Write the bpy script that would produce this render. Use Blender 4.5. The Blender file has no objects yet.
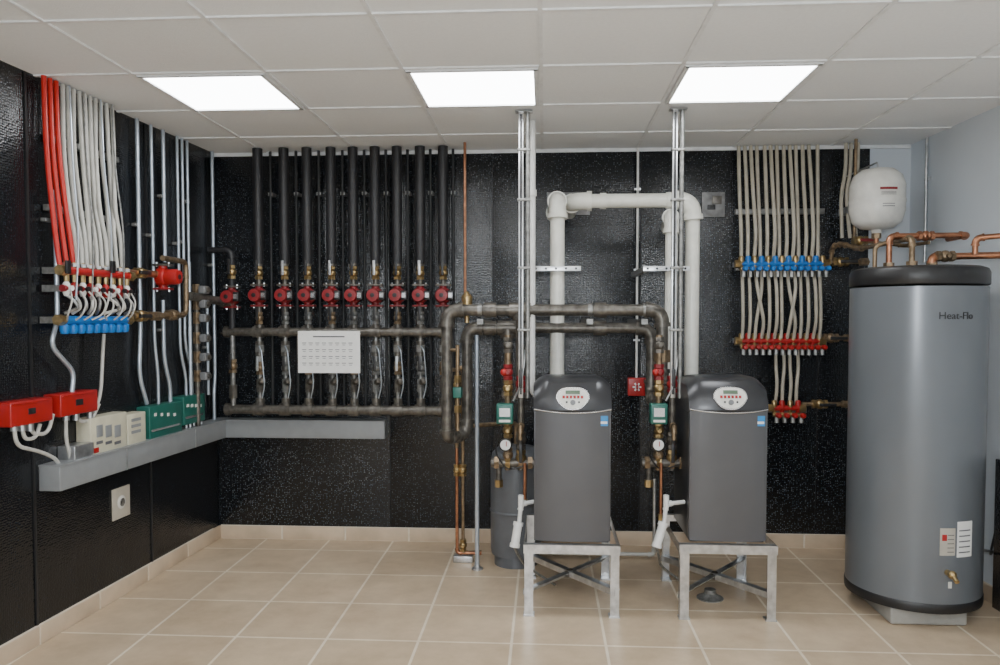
import bpy, bmesh, math, random
from mathutils import Vector, Matrix
random.seed(4)
V=Vector
# ---------------------------------------------------------------- survey frame
F=770.0; CH=1.49; CEIL=2.58; D=5.06
YAW=math.radians(3.34); PIT=math.radians(2.2); CY=318+F*math.tan(PIT)
cam_o=V((0,0,CH))
fw=V((-math.sin(YAW)*math.cos(PIT),math.cos(YAW)*math.cos(PIT),-math.sin(PIT)))
rt=V((math.cos(YAW),math.sin(YAW),0)); up=rt.cross(fw)
def ray(px,py): return fw+rt*((px-500)/F)+up*((CY-py)/F)
def W(px,py,Y):
    d=ray(px,py); return cam_o+d*(Y/d.y)
AL=math.radians(3.5); C0=V((-2.2,D,0)); dL=V((-math.sin(AL),-math.cos(AL),0)); nL=V((math.cos(AL),-math.sin(AL),0))
AR=math.radians(1.7); C1=V((2.31,D,0)); dR=V((math.sin(AR),-math.cos(AR),0)); nR=V((-math.cos(AR),-math.sin(AR),0))
def PL(px,py,c,n,o):
    d=ray(px,py); t=((c+n*o)-cam_o).dot(n)/d.dot(n); return cam_o+d*t
def L(px,py,o=0.03): return PL(px,py,C0,nL,o)
def R(px,py,o=0.03): return PL(px,py,C1,nR,o)
def Z(py,px,Y): return W(px,py,Y).z

# ---------------------------------------------------------------- materials
_m={}
def mat(name,col,rough=0.5,metal=0.0,var=0.08,scale=18,bump=0.0,bscale=80,coat=0,emit=0,spec=0.5):
    if name in _m: return _m[name]
    m=bpy.data.materials.new(name); m.use_nodes=True; nt=m.node_tree; b=nt.nodes["Principled BSDF"]
    b.inputs["Roughness"].default_value=rough; b.inputs["Metallic"].default_value=metal
    b.inputs["Specular IOR Level"].default_value=spec
    tc=nt.nodes.new("ShaderNodeTexCoord")
    n=nt.nodes.new("ShaderNodeTexNoise"); n.inputs["Scale"].default_value=scale; n.inputs["Detail"].default_value=4
    nt.links.new(tc.outputs["Object"],n.inputs["Vector"])
    r=nt.nodes.new("ShaderNodeValToRGB")
    r.color_ramp.elements[0].position=0.3; r.color_ramp.elements[1].position=0.7
    r.color_ramp.elements[0].color=[max(0,c*(1-var)) for c in col]+[1]
    r.color_ramp.elements[1].color=[min(1,c*(1+var)) for c in col]+[1]
    nt.links.new(n.outputs["Fac"],r.inputs["Fac"]); nt.links.new(r.outputs["Color"],b.inputs["Base Color"])
    if bump:
        n2=nt.nodes.new("ShaderNodeTexNoise"); n2.inputs["Scale"].default_value=bscale
        nt.links.new(tc.outputs["Object"],n2.inputs["Vector"])
        bp=nt.nodes.new("ShaderNodeBump"); bp.inputs["Strength"].default_value=bump; bp.inputs["Distance"].default_value=0.005
        nt.links.new(n2.outputs["Fac"],bp.inputs["Height"]); nt.links.new(bp.outputs["Normal"],b.inputs["Normal"])
    if emit:
        b.inputs["Emission Color"].default_value=(*col,1); b.inputs["Emission Strength"].default_value=emit
    _m[name]=m; return m
foam=mat("foam_black",(0.018,0.018,0.020),0.5,bump=0.15)
iron=mat("iron_pipe",(0.12,0.11,0.095),0.38,0.5,0.5,30)
galv=mat("galvanised_steel",(0.56,0.57,0.58),0.28,0.85,0.22,25)
galvd=mat("steel_fitting_dull",(0.24,0.24,0.23),0.42,0.6,0.35,40)
conduit=mat("conduit_steel",(0.50,0.56,0.63),0.28,0.6,0.08)
brass=mat("brass",(0.42,0.30,0.14),0.32,0.85,0.35,40)
copper=mat("copper",(0.40,0.18,0.10),0.34,0.85,0.3,25)
bronze=mat("bronze_dull",(0.25,0.18,0.11),0.42,0.7,0.35,40)
redp=mat("pump_red",(0.22,0.012,0.016),0.4)
redb=mat("relay_red",(0.36,0.012,0.012),0.35)
redx=mat("pex_red",(0.52,0.018,0.012),0.35)
bei=mat("pex_beige",(0.47,0.43,0.35),0.42,var=0.12)
whx=mat("pex_white",(0.49,0.48,0.44),0.4,var=0.1)
blue=mat("cap_blue",(0.01,0.16,0.52),0.35)
pvc=mat("pvc_white",(0.72,0.715,0.65),0.28)
pvcg=mat("pvc_clean",(0.76,0.76,0.74),0.3)
blk=mat("plastic_black",(0.015,0.015,0.016),0.4)
green=mat("green_box",(0.013,0.11,0.085),0.4)
cream=mat("cream_plastic",(0.56,0.53,0.40),0.45)
wht=mat("white_enamel",(0.76,0.75,0.70),0.25)
paper=mat("paper",(0.80,0.80,0.78),0.7,var=0.03)
ink=mat("ink",(0.12,0.12,0.13),0.7)
greyp=mat("wireway_grey",(0.25,0.262,0.27),0.45,0.1,0.05)
valveg=mat("actuator_grey",(0.17,0.175,0.18),0.5,0.1,0.2)
boil=mat("boiler_grey",(0.098,0.099,0.106),0.32,0.3,0.05,6)
boild=mat("boiler_cap_dark",(0.045,0.046,0.050),0.28,0.3,0.05)
tankg=mat("heater_grey",(0.155,0.17,0.188),0.28,0.2,0.04,4)
exg=mat("expansion_grey",(0.13,0.14,0.155),0.36,0.1)
silver=mat("silver_trim",(0.6,0.6,0.6),0.25,0.9)
conc=mat("concrete",(0.36,0.35,0.32),0.85,bump=0.5)
whitepaint=mat("wall_paint",(0.66,0.71,0.76),0.6,var=0.02,scale=3)

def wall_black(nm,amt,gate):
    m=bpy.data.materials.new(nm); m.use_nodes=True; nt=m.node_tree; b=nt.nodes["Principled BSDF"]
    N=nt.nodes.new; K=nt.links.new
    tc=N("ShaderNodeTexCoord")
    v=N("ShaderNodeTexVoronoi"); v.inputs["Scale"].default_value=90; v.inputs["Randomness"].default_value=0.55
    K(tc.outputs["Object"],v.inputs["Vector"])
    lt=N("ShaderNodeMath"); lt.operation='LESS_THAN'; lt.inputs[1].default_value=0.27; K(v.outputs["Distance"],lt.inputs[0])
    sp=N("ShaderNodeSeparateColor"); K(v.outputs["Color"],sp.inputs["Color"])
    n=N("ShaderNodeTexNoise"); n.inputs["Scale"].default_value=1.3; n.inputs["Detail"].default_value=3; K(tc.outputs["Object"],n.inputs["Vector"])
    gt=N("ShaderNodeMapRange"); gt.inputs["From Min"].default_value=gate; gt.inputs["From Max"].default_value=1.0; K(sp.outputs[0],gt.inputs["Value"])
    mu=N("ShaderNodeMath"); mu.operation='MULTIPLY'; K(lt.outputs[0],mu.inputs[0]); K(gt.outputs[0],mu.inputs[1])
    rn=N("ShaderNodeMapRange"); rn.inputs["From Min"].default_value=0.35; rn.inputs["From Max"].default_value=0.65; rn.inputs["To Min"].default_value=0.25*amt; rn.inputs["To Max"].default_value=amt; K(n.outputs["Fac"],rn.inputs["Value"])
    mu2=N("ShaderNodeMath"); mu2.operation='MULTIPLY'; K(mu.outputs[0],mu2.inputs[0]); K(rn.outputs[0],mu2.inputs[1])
    sc=N("ShaderNodeMix"); sc.data_type='RGBA'; sc.inputs["A"].default_value=(0.15,0.38,0.70,1); sc.inputs["B"].default_value=(0.55,0.58,0.56,1); K(sp.outputs[1],sc.inputs["Factor"])  # speck colours: dot print plus flash glints on the foil, painted into base colour
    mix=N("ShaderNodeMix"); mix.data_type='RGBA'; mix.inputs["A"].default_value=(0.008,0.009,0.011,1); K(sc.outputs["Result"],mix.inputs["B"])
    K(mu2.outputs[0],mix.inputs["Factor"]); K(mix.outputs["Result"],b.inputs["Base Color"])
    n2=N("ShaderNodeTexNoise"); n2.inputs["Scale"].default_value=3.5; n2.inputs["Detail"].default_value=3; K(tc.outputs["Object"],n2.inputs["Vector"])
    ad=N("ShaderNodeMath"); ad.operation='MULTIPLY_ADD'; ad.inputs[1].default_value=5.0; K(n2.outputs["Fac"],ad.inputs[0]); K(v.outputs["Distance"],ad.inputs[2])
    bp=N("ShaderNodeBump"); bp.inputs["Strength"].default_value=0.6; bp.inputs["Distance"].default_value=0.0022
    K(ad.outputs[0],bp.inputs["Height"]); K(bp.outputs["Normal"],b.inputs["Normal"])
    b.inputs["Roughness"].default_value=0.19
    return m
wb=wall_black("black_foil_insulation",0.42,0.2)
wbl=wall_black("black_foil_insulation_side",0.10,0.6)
def floor_mat(name,bw,bh,mort,off=(0,0,0)):
    m=bpy.data.materials.new(name); m.use_nodes=True; nt=m.node_tree; b=nt.nodes["Principled BSDF"]
    N=nt.nodes.new; K=nt.links.new
    tc=N("ShaderNodeTexCoord"); mp=N("ShaderNodeMapping"); mp.inputs["Location"].default_value=off
    K(tc.outputs["Object"],mp.inputs["Vector"])
    br=N("ShaderNodeTexBrick"); br.offset=0; br.squash=1
    br.inputs["Scale"].default_value=1; br.inputs["Brick Width"].default_value=bw; br.inputs["Row Height"].default_value=bh
    br.inputs["Mortar Size"].default_value=mort; br.inputs["Mortar Smooth"].default_value=0.1
    br.inputs["Color1"].default_value=(0.58,0.455,0.315,1); br.inputs["Color2"].default_value=(0.64,0.505,0.355,1); br.inputs["Mortar"].default_value=(0.86,0.77,0.63,1)
    K(mp.outputs["Vector"],br.inputs["Vector"])
    n=N("ShaderNodeTexNoise"); n.inputs["Scale"].default_value=5; n.inputs["Detail"].default_value=8; n.inputs["Roughness"].default_value=0.65
    K(tc.outputs["Object"],n.inputs["Vector"])
    r=N("ShaderNodeValToRGB"); r.color_ramp.elements[0].position=0.3; r.color_ramp.elements[1].position=0.75
    r.color_ramp.elements[0].color=(0.80,0.76,0.72,1); r.color_ramp.elements[1].color=(1.1,1.1,1.1,1)
    K(n.outputs["Fac"],r.inputs["Fac"])
    mx=N("ShaderNodeMix"); mx.data_type='RGBA'; mx.blend_type='MULTIPLY'; mx.inputs["Factor"].default_value=1
    K(br.outputs["Color"],mx.inputs["A"]); K(r.outputs["Color"],mx.inputs["B"]); K(mx.outputs["Result"],b.inputs["Base Color"])
    bp=N("ShaderNodeBump"); bp.inputs["Strength"].default_value=0.3; bp.inputs["Distance"].default_value=0.003; bp.invert=True
    K(br.outputs["Fac"],bp.inputs["Height"]); K(bp.outputs["Normal"],b.inputs["Normal"])
    b.inputs["Roughness"].default_value=0.36
    return m
tile=floor_mat("beige_floor_tile",0.43,0.45,0.0065,(0.10,0.06,0))
base=mat("beige_base_tile",(0.58,0.455,0.325),0.42,0,0.14,6)
grout=mat("grout",(0.72,0.64,0.52),0.8)
ceilm=mat("ceiling_tile",(0.86,0.885,0.90),0.9,0,0.02,60,bump=0.3,bscale=160)
tbar=mat("ceiling_grid_bar",(0.80,0.82,0.83),0.45)
lightm=mat("light_lens",(0.95,0.98,1.0),0.5,emit=13)

# ---------------------------------------------------------------- mesh builder
class M:
    def __init__(s,name): s.n=name; s.v=[]; s.f=[]; s.mi=[]; s.mats=[]
    def mid(s,m):
        if m not in s.mats: s.mats.append(m)
        return s.mats.index(m)
    def add(s,vs,fs,m):
        o=len(s.v); s.v+= [V(v) for v in vs]; i=s.mid(m)
        for f in fs: s.f.append([o+k for k in f]); s.mi.append(i)
        return s
    def box(s,c,size,m,bev=0,rot=None):
        bm=bmesh.new(); bmesh.ops.create_cube(bm,size=1)
        for v in bm.verts: v.co=V((v.co.x*size[0],v.co.y*size[1],v.co.z*size[2]))
        if bev: bmesh.ops.bevel(bm,geom=bm.edges[:],offset=bev,segments=3,profile=0.5,affect='EDGES')
        vs=[v.co.copy() for v in bm.verts]; bm.verts.index_update(); fs=[[v.index for v in f.verts] for f in bm.faces]; bm.free()
        if rot is not None: vs=[rot@v for v in vs]
        return s.add([v+V(c) for v in vs],fs,m)
    def fillet(s,pts,bend):
        pts=[V(p) for p in pts]; out=[pts[0]]; arcs=[]
        for i in range(1,len(pts)-1):
            a,b,c=pts[i-1],pts[i],pts[i+1]; d1=(b-a); d2=(c-b)
            if d1.length<1e-6 or d2.length<1e-6: continue
            t=min(bend,d1.length*0.48,d2.length*0.48); d1.normalize(); d2.normalize()
            if d1.dot(d2)>0.999: out.append(b); continue
            A=b-d1*t; B=b+d2*t; arc=[]
            for k in range(7):
                u=k/6; arc.append(A*(1-u)**2+b*(2*u*(1-u))+B*u*u)
            out+=arc; arcs.append(arc)
        out.append(pts[-1]); return out,arcs
    def sweep(s,pts,r,m,seg=12):
        n=len(pts); t0=(pts[1]-pts[0]).normalized()
        nrm=t0.orthogonal().normalized(); vs=[]; fs=[]
        rr=r if isinstance(r,(list,tuple)) else [r]*n
        for i,p in enumerate(pts):
            if i==0: t=t0
            elif i==n-1: t=(pts[-1]-pts[-2]).normalized()
            else: t=((pts[i]-pts[i-1]).normalized()+(pts[i+1]-pts[i]).normalized()).normalized()
            nrm=(nrm-t*nrm.dot(t)).normalized(); bn=t.cross(nrm)
            for k in range(seg):
                a=2*math.pi*k/seg; vs.append(p+(nrm*math.cos(a)+bn*math.sin(a))*rr[i])
        for i in range(n-1):
            for k in range(seg):
                a=i*seg+k; b=i*seg+(k+1)%seg; fs.append([a,b,b+seg,a+seg])
        fs.append(list(range(seg))[::-1]); fs.append([(n-1)*seg+k for k in range(seg)])
        return s.add(vs,fs,m)
    def tube(s,pts,r,m,seg=12,bend=0.05):
        p,_=s.fillet(pts,bend); q=[p[0]]
        for x in p[1:]:
            if (x-q[-1]).length>1e-5: q.append(x)
        return s.sweep(q,r,m,seg)
    def pipe(s,pts,r,m,fm=None,seg=16,bend=None):
        bend=bend or r*2.2; fm=fm or m
        s.tube(pts,r,m,seg,bend); _,arcs=s.fillet(pts,bend)
        for a in arcs:
            s.sweep(a,r*1.22,fm,seg)
            for e,e2 in((a[0],a[1]),(a[-1],a[-2])):
                d=(e-e2).normalized(); s.cyl(e-d*r*0.1,e+d*r*0.6,r*1.42,fm,seg=seg)
        return s
    def cyl(s,p0,p1,r,m,r2=None,seg=16):
        return s.sweep([V(p0),V(p1)],[r,r if r2 is None else r2],m,seg)
    def lathe(s,o,ax,prof,m,seg=24):
        ax=V(ax).normalized(); nn=ax.orthogonal().normalized(); bb=ax.cross(nn); vs=[]; fs=[]; n=len(prof)
        for r,h in prof:
            for k in range(seg):
                a=2*math.pi*k/seg; vs.append(V(o)+ax*h+(nn*math.cos(a)+bb*math.sin(a))*max(r,1e-4))
        for i in range(n-1):
            for k in range(seg):
                a=i*seg+k; b=i*seg+(k+1)%seg; fs.append([a,b,b+seg,a+seg])
        fs.append(list(range(seg))[::-1]); fs.append([(n-1)*seg+k for k in range(seg)])
        return s.add(vs,fs,m)
    def ball(s,c,r,m,ax=(0,0,1),sq=1,seg=16):
        return s.lathe(c,ax,[(r*math.sin(math.pi*k/8),-r*sq*math.cos(math.pi*k/8)) for k in range(9)],m,seg)
    def hex(s,p0,p1,r,m): return s.cyl(p0,p1,r,m,seg=6)
    def done(s,parent=None,ang=38):
        me=bpy.data.meshes.new(s.n); c=sum(s.v,V())/len(s.v); c.z=min(v.z for v in s.v)
        me.from_pydata([v-c for v in s.v],[],s.f)
        for m in s.mats: me.materials.append(m)
        me.polygons.foreach_set("material_index",s.mi); me.polygons.foreach_set("use_smooth",[True]*len(s.f)); me.update()
        bm=bmesh.new(); bm.from_mesh(me); bmesh.ops.recalc_face_normals(bm,faces=bm.faces[:]); bm.to_mesh(me); bm.free()
        me.set_sharp_from_angle(angle=math.radians(ang))
        o=bpy.data.objects.new(s.n,me); o.location=c; bpy.context.scene.collection.objects.link(o)
        if parent: o.parent=parent
        return o
def valve(s,p,ax,r,m,handle=None,hd=(0,-1,0)):
    p=V(p); ax=V(ax).normalized(); hd=V(hd)
    s.hex(p-ax*r*2.2,p-ax*r*1.2,r*1.35,m); s.hex(p+ax*r*1.2,p+ax*r*2.2,r*1.35,m)
    s.ball(p,r*1.5,m); s.cyl(p,p+hd*r*2.4,r*0.5,m)
    if handle:
        q=p+hd*r*2.5; s.box(q+ax*r*1.6,(max(abs(ax.x)*r*5,r*0.9),max(abs(ax.y)*r*5,r*0.35),max(abs(ax.z)*r*5,r*0.9)),handle,bev=r*0.12)

# ---------------------------------------------------------------- room shell
YB=-1.6
a=C0+dL*((D-YB)/math.cos(AL)); b=C1+dR*((D-YB)/math.cos(AR))
def quadwall(name,p0,p1,outn,z0,z1,m,t=0.1):
    s=M(name); o=V(outn)*t
    vs=[]
    for z in(z0,z1):
        for p in(p0,p1,p1+o,p0+o): vs.append(V((p.x,p.y,z)))
    s.add(vs,[[0,1,2,3],[4,7,6,5],[0,4,5,1],[1,5,6,2],[2,6,7,3],[3,7,4,0]],m); 
    return s.done()
s=M("floor"); s.box(((a.x+b.x)/2,(D+YB)/2,-0.05),(5.6,D-YB+0.2,0.1),tile); s.done()
s=M("ceiling"); s.box(((a.x+b.x)/2,(D+YB)/2,CEIL+0.055),(5.6,D-YB+0.2,0.1),ceilm); s.done()
XB=W(867,300,D).x
quadwall("wall_back",V((C0.x-0.1,D,0)),V((C1.x+0.1,D,0)),(0,1,0),0,CEIL+0.02,whitepaint)
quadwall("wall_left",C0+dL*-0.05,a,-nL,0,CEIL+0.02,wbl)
quadwall("wall_right",C1+dR*-0.05,b,-nR,0,CEIL+0.02,whitepaint)
quadwall("wall_front",V((a.x-0.1,YB,0)),V((b.x+0.1,YB,0)),(0,-1,0),0,CEIL+0.02,whitepaint)
edges=[C0.x+0.002]+[W(x,300,D).x for x in(390,493,640,818)]+[XB]
s=M("trim_insulation_sheet")
for i in range(len(edges)-1):
    w=edges[i+1]-edges[i]-0.004
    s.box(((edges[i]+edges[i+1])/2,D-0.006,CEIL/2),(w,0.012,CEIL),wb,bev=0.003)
s.box(((edges[0]+edges[-1])/2,D-0.003,CEIL/2),(edges[-1]-edges[0]-0.01,0.004,CEIL),blk)
s.done()
s=M("trim_seam")
for px in(148,30):
    p=L(px,300,0.003); s.box((p.x,p.y,CEIL/2),(0.012,0.006,CEIL),blk,rot=Matrix.Rotation(math.radians(90)-AL,3,'Z'))
s.done()
# ceiling grid
PX=0.61; GX=-0.02; GY=3.39
s=M("trim_ceiling_grid")
for i in range(-5,6):
    x=GX+i*PX
    if C0.x-0.25<x<C1.x+0.15: s.box((x,(D+YB)/2,CEIL+0.002),(0.017,D-YB,0.008),tbar)
for j in range(-9,4):
    y=GY+j*PX
    if YB<y<D-0.02: s.box((0,y,CEIL+0.0022),(4.9,0.017,0.008),tbar)
s.box((0.05,D-0.012,CEIL-0.008),(4.5,0.02,0.022),tbar)
s.done()
for j in (0,-4,-7):  # first row is in view; rows behind it are unseen, added for more light
    for i in(-3,-1,1):
        s=M("recessed_ceiling_light"); cx=GX+(i+.5)*PX; cy=GY+(j+.5)*PX; w=PX-0.03
        s.box((cx,cy,CEIL+0.004),(w-0.03,w-0.03,0.010),lightm)
        for q in(-1,1):
            s.box((cx+q*(w/2-0.008),cy,CEIL),(0.02,w,0.016),tbar); s.box((cx,cy+q*(w/2-0.008),CEIL),(w,0.02,0.016),tbar)
        s.done()
# baseboards
s=M("baseboard_back"); x=C0.x+0.01
while x<C1.x-0.02:
    w=min(0.425,C1.x-x-0.012); s.box((x+w/2,D-0.018,0.046),(w-0.006,0.012,0.086),base,bev=0.002); x+=0.43
s.box(((C0.x+C1.x)/2,D-0.016,0.046),(C1.x-C0.x-0.03,0.010,0.092),grout); s.done()
for nm,c,dd,nn,ro in(("baseboard_left",C0,dL,nL,-AL),("baseboard_right",C1,dR,nR,AR)):
    s=M(nm); t=0.02
    while t<6.5:
        p=c+dd*(t+0.21)+nn*0.009; s.box((p.x,p.y,0.046),(0.012,0.419,0.086),base,bev=0.002,rot=Matrix.Rotation(ro,3,'Z')); t+=0.43
    p=c+dd*3.3+nn*0.006; s.box((p.x,p.y,0.046),(0.010,6.4,0.092),grout,rot=Matrix.Rotation(ro,3,'Z')); s.done()

# ---------------------------------------------------------------- helpers for vertical runs
def vert(px,py0,py1,Y):
    m=W(px,((py0 or 150)+py1)/2,Y); z0=CEIL-0.002 if py0 is None else Z(py0,px,Y)
    return V((m.x,Y,z0)),V((m.x,Y,Z(py1,px,Y)))
def lvert(px,py0,py1,o):
    m=L(px,((py0 or 200)+py1)/2,o); z0=CEIL-0.002 if py0 is None else L(px,py0,o).z
    return V((m.x,m.y,z0)),V((m.x,m.y,L(px,py1,o).z))
RL=Matrix.Rotation(-AL,3,'Z')
def lbox(s,px0,px1,py0,py1,dep,m,bev=0.004,off=0):
    o=off+dep; A=L(px0,(py0+py1)/2,o); B=L(px1,(py0+py1)/2,o); pm=(px0+px1)/2
    z0=L(pm,py1,o).z; z1=L(pm,py0,o).z; c=(A+B)/2-nL*dep/2
    s.box((c.x,c.y,(z0+z1)/2),(dep,(A-B).length,z1-z0),m,bev=bev,rot=RL); return A,B,z0,z1
def bbox(s,px0,px1,py0,py1,Yf,dep,m,bev=0.004):
    ym=(py0+py1)/2; A=W(px0,ym,Yf); B=W(px1,ym,Yf); pm=(px0+px1)/2; z0=Z(py1,pm,Yf); z1=Z(py0,pm,Yf)
    s.box(((A.x+B.x)/2,Yf+dep/2,(z0+z1)/2),(B.x-A.x,dep,z1-z0),m,bev=bev); return A.x,B.x,z0,z1

# ---------------------------------------------------------------- back wall pump bank
YP=4.90
xs=[258,284,307,331,353,375,397,420,443]
zh1=Z(332,340,YP); zh2=Z(410,340,YP)
def pump(p,red=redp,fd=V((0,-1,0))):
    s=M("circulator_pump"); p=V(p)
    for q in(-1,1):
        s.box(p+V((0,0,q*0.066)),(0.095,0.06,0.012),redp if q<0 else iron,bev=0.003); s.cyl(p+V((0,0,q*0.06)),p+V((0,0,q*0.02)),0.024,red)
        s.cyl(p+V((0.035,0,q*0.058)),p+V((0.035,0,q*0.082)),0.006,galv,seg=8); s.cyl(p+V((-0.035,0,q*0.058)),p+V((-0.035,0,q*0.082)),0.006,galv,seg=8)
    s.lathe(p-fd*0.035,fd,[(0.03,0),(0.05,0.012),(0.054,0.04),(0.05,0.055),(0.043,0.06),(0.043,0.115),(0.038,0.13),(0.0,0.133)],red)
    s.lathe(p+fd*0.097,fd,[(0.014,0),(0.014,0.003),(0.0,0.004)],blk)
    sd=V((0,0,1)).cross(fd)
    s.box(p+fd*0.055+sd*0.055,(0.04 if abs(sd.x)>.5 else 0.05,0.05 if abs(sd.x)>.5 else 0.04,0.06),blk,bev=0.005)
    s.box(p+fd*0.083+sd*0.055,(0.024 if abs(sd.x)>.5 else 0.004,0.004 if abs(sd.x)>.5 else 0.024,0.03),silver)
    return s.done()
for k,px in enumerate(xs):
    t,bm_=vert(px,None,264,YP); x=t.x
    s=M("insulated_pipe"); s.cyl(t,bm_,0.032,foam,seg=20); s.cyl(bm_,bm_-V((0,0,0.012)),0.026,iron)
    s.done()
    def P(py): return V((x,YP,Z(py,px,YP)))
    s=M("isolation_valve_assembly")
    s.cyl(P(266),P(334),0.016,iron)
    valve(s,P(273),(0,0,1),0.019,brass,handle=galv if k%2 else blk)
    s.box(P(285),(0.095,0.055,0.012),bronze,bev=0.003); s.box(P(306),(0.09,0.055,0.012),iron,bev=0.003)
    valve(s,P(318),(0,0,1),0.018,galvd if k%3 else bronze,handle=blk)
    s.cyl(P(325),P(331),0.028,iron); s.done()
    z=(P(285).z+P(306).z)/2; pump((x,YP,z))
    s=M("return_riser"); xr=x+0.055
    s.cyl((xr,YP+0.08,CEIL-0.002),(xr,YP+0.08,zh2),0.009,foam,seg=12)
    s.box((xr,YP+0.115,2.3),(0.03,0.08,0.02),galvd); s.done()
    s=M("zone_return_valve")
    s.cyl((x,YP,zh1),(x,YP,zh2),0.015,galvd)
    def Q(py): return V((x,YP,Z(py,px,YP)))
    s.cyl(Q(341),Q(356),0.026,iron); s.hex(Q(345),Q(352),0.031,galvd)
    valve(s,Q(368),(0,0,1),0.019,galvd if k%2 else bronze,handle=blk if k%2 else galv)
    s.lathe(Q(383),(0.5,-0.6,0.35),[(0.016,0),(0.022,0.01),(0.022,0.05),(0.012,0.06)],iron,12)
    s.hex(Q(379),Q(392),0.024,galvd if k%2 else iron)
    s.cyl(Q(398),Q(407),0.028,iron)
    s.tube([Q(345)+V((0.0,-0.02,0)),Q(350)+V((0.03,-0.05,0)),Q(385)+V((0.045,-0.04,0)),Q(398)+V((0.02,-0.02,0))],0.004,conduit,8,0.04)
    s.done()
xl=W(232,300,YP).x; xr=W(442,300,YP).x
for nm,z,r in(("supply_header_pipe",zh1,0.028),("return_header_pipe",zh2,0.030)):
    s=M(nm); s.cyl((xl-0.03,YP,z),(xr,YP,z),r,iron,seg=20)
    for px in xs:
        x=W(px,300,YP).x; s.cyl((x-0.035,YP,z),(x+0.035,YP,z),r*1.3,iron,seg=20); s.cyl((x,YP,z-0.03),(x,YP,z+0.045),0.026,iron)
    s.cyl((xl-0.05,YP,z),(xl-0.02,YP,z),r*1.35,iron); s.cyl((xr-0.02,YP,z),(xr+0.01,YP,z),r*1.35,iron)
    s.box((xl+0.3,YP+0.08,z),(0.04,0.13,0.04),galv); s.box((xr-0.3,YP+0.08,z),(0.04,0.13,0.04),galv)
    s.done()
s=M("corner_feed_pipe")
A=L(190,296,0.10); B=V((xl,YP,Z(302,232,YP)))
s.pipe([(A.x,A.y,A.z),(A.x+0.06,YP,B.z),(xl+0.02,YP,B.z)],0.026,iron)
z=Z(250,232,YP)
s.pipe([(C0.x+0.02,YP,z),(xl,YP,z),(xl,YP,zh1)],0.02,foam); valve(s,(xl,YP,Z(272,232,YP)),(0,0,1),0.02,brass,blk)
s.done()
pump((xl,YP,Z(297,232,YP)))
s=M("drop_leg_pipe"); s.cyl((xl,YP,zh1),(xl,YP,zh2),0.016,galvd); valve(s,(xl,YP,Z(366,232,YP)),(0,0,1),0.02,bronze,blk); s.hex((xl,YP,Z(385,232,YP)),(xl,YP,Z(398,232,YP)),0.027,iron); s.done()
s=M("posted_wiring_chart"); x0,x1,z0,z1=bbox(s,298,360,331,373,YP-0.16,0.003,paper,bev=0)
yy=YP-0.1615
for r in range(4):
    for c in range(8):
        s.box((x0+0.04+c*0.042,yy,z1-0.075-r*0.042),(0.026,0.002,0.004),ink); s.box((x0+0.04+c*0.042,yy,z1-0.087-r*0.042),(0.018,0.002,0.003),ink)
s.box(((x0+x1)/2,yy,z1-0.035),(0.2,0.002,0.008),ink)
s.cyl((x0+0.03,yy,z1-0.02),(x0+0.03,YP,z1-0.02),0.003,galv,seg=6); s.cyl((x1-0.03,yy,z1-0.02),(x1-0.03,YP,z1-0.02),0.003,galv,seg=6)
s.done()

# ---------------------------------------------------------------- wireway
s=M("electrical_wireway"); OD=0.105
A=L(63,490,OD); zt=Z(421,300,D-OD); zb=Z(438,300,D-OD)
ln=(A-(C0+nL*OD)).dot(dL)+0.02
c=C0+nL*(OD/2+0.001)+dL*(ln/2); s.box((c.x,c.y,(zt+zb)/2),(OD,ln,zt-zb),greyp,bev=0.003,rot=RL)
s.box((c.x,c.y,zt+0.003),(OD+0.008,ln,0.008),greyp,rot=RL)
xe=W(385,430,D-OD).x
s.box(((C0.x+xe)/2+0.004,D-0.013-OD/2,(zt+zb)/2),(xe-C0.x-0.008,OD,zt-zb),greyp,bev=0.003)
s.box(((C0.x+xe)/2+0.004,D-0.013-OD/2,zt+0.0032),(xe-C0.x-0.008,OD+0.008,0.008),greyp)
for t in(0.5,1.2): 
    p=C0+nL*(OD/2+0.001)+dL*t; s.box((p.x,p.y,(zt+zb)/2),(OD+0.003,0.006,zt-zb),galv,rot=RL)
s.done()
ZT=zt+0.007

# ---------------------------------------------------------------- left wall controls
def relay(px0,px1,py0,py1):
    s=M("pump_relay_box"); lbox(s,px0,px1,py0,py1,0.09,redb,bev=0.006)
    lbox(s,px0+2,px1-2,py0+1,py0+3,0.094,redb,bev=0.001); 
    lbox(s,(px0+px1)/2-3,(px0+px1)/2+4,(py0+py1)/2-4,(py0+py1)/2+2,0.093,blk,bev=0.001)
    s.done()
relay(11,53,400,424); relay(61,98,392,414)
s=M("heating_control_panel")
for x0,x1,y0,y1 in((91,127,415,456),(128,146,413,447)):
    lbox(s,x0,x1,y0,y1,0.08,cream,bev=0.006)
for x0 in(97,106,115):
    lbox(s,x0,x0+6,425,437,0.083,greyp,bev=0.001); lbox(s,x0,x0+6,441,444,0.083,ink,bev=0)
lbox(s,93,99,448,453,0.083,redb,bev=0)
for y0 in(418,424,430): lbox(s,132,141,y0,y0+3,0.083,greyp,bev=0)
s.done()
for x0,x1,y0,y1 in((150,182,404,437),(184,205,395,423)):
    s=M("zone_control_box"); lbox(s,x0,x1,y0,y1,0.08,green,bev=0.005)
    for q in range(4):
        xx=x0+(x1-x0)*(0.15+0.2*q); lbox(s,xx,xx+2,y0+9,y0+12,0.083,wht,bev=0)
    lbox(s,x0+2,x1-2,(y0+y1)/2+6,(y0+y1)/2+8,0.083,silver,bev=0)
    for q in range(5):
        t=0.12+0.18*q; pA=L(x0+(x1-x0)*t,y1,0.05); s.cyl((pA.x,pA.y,ZT),(pA.x,pA.y,pA.z+0.01),0.008,galv,seg=8)
    s.done()
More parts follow.
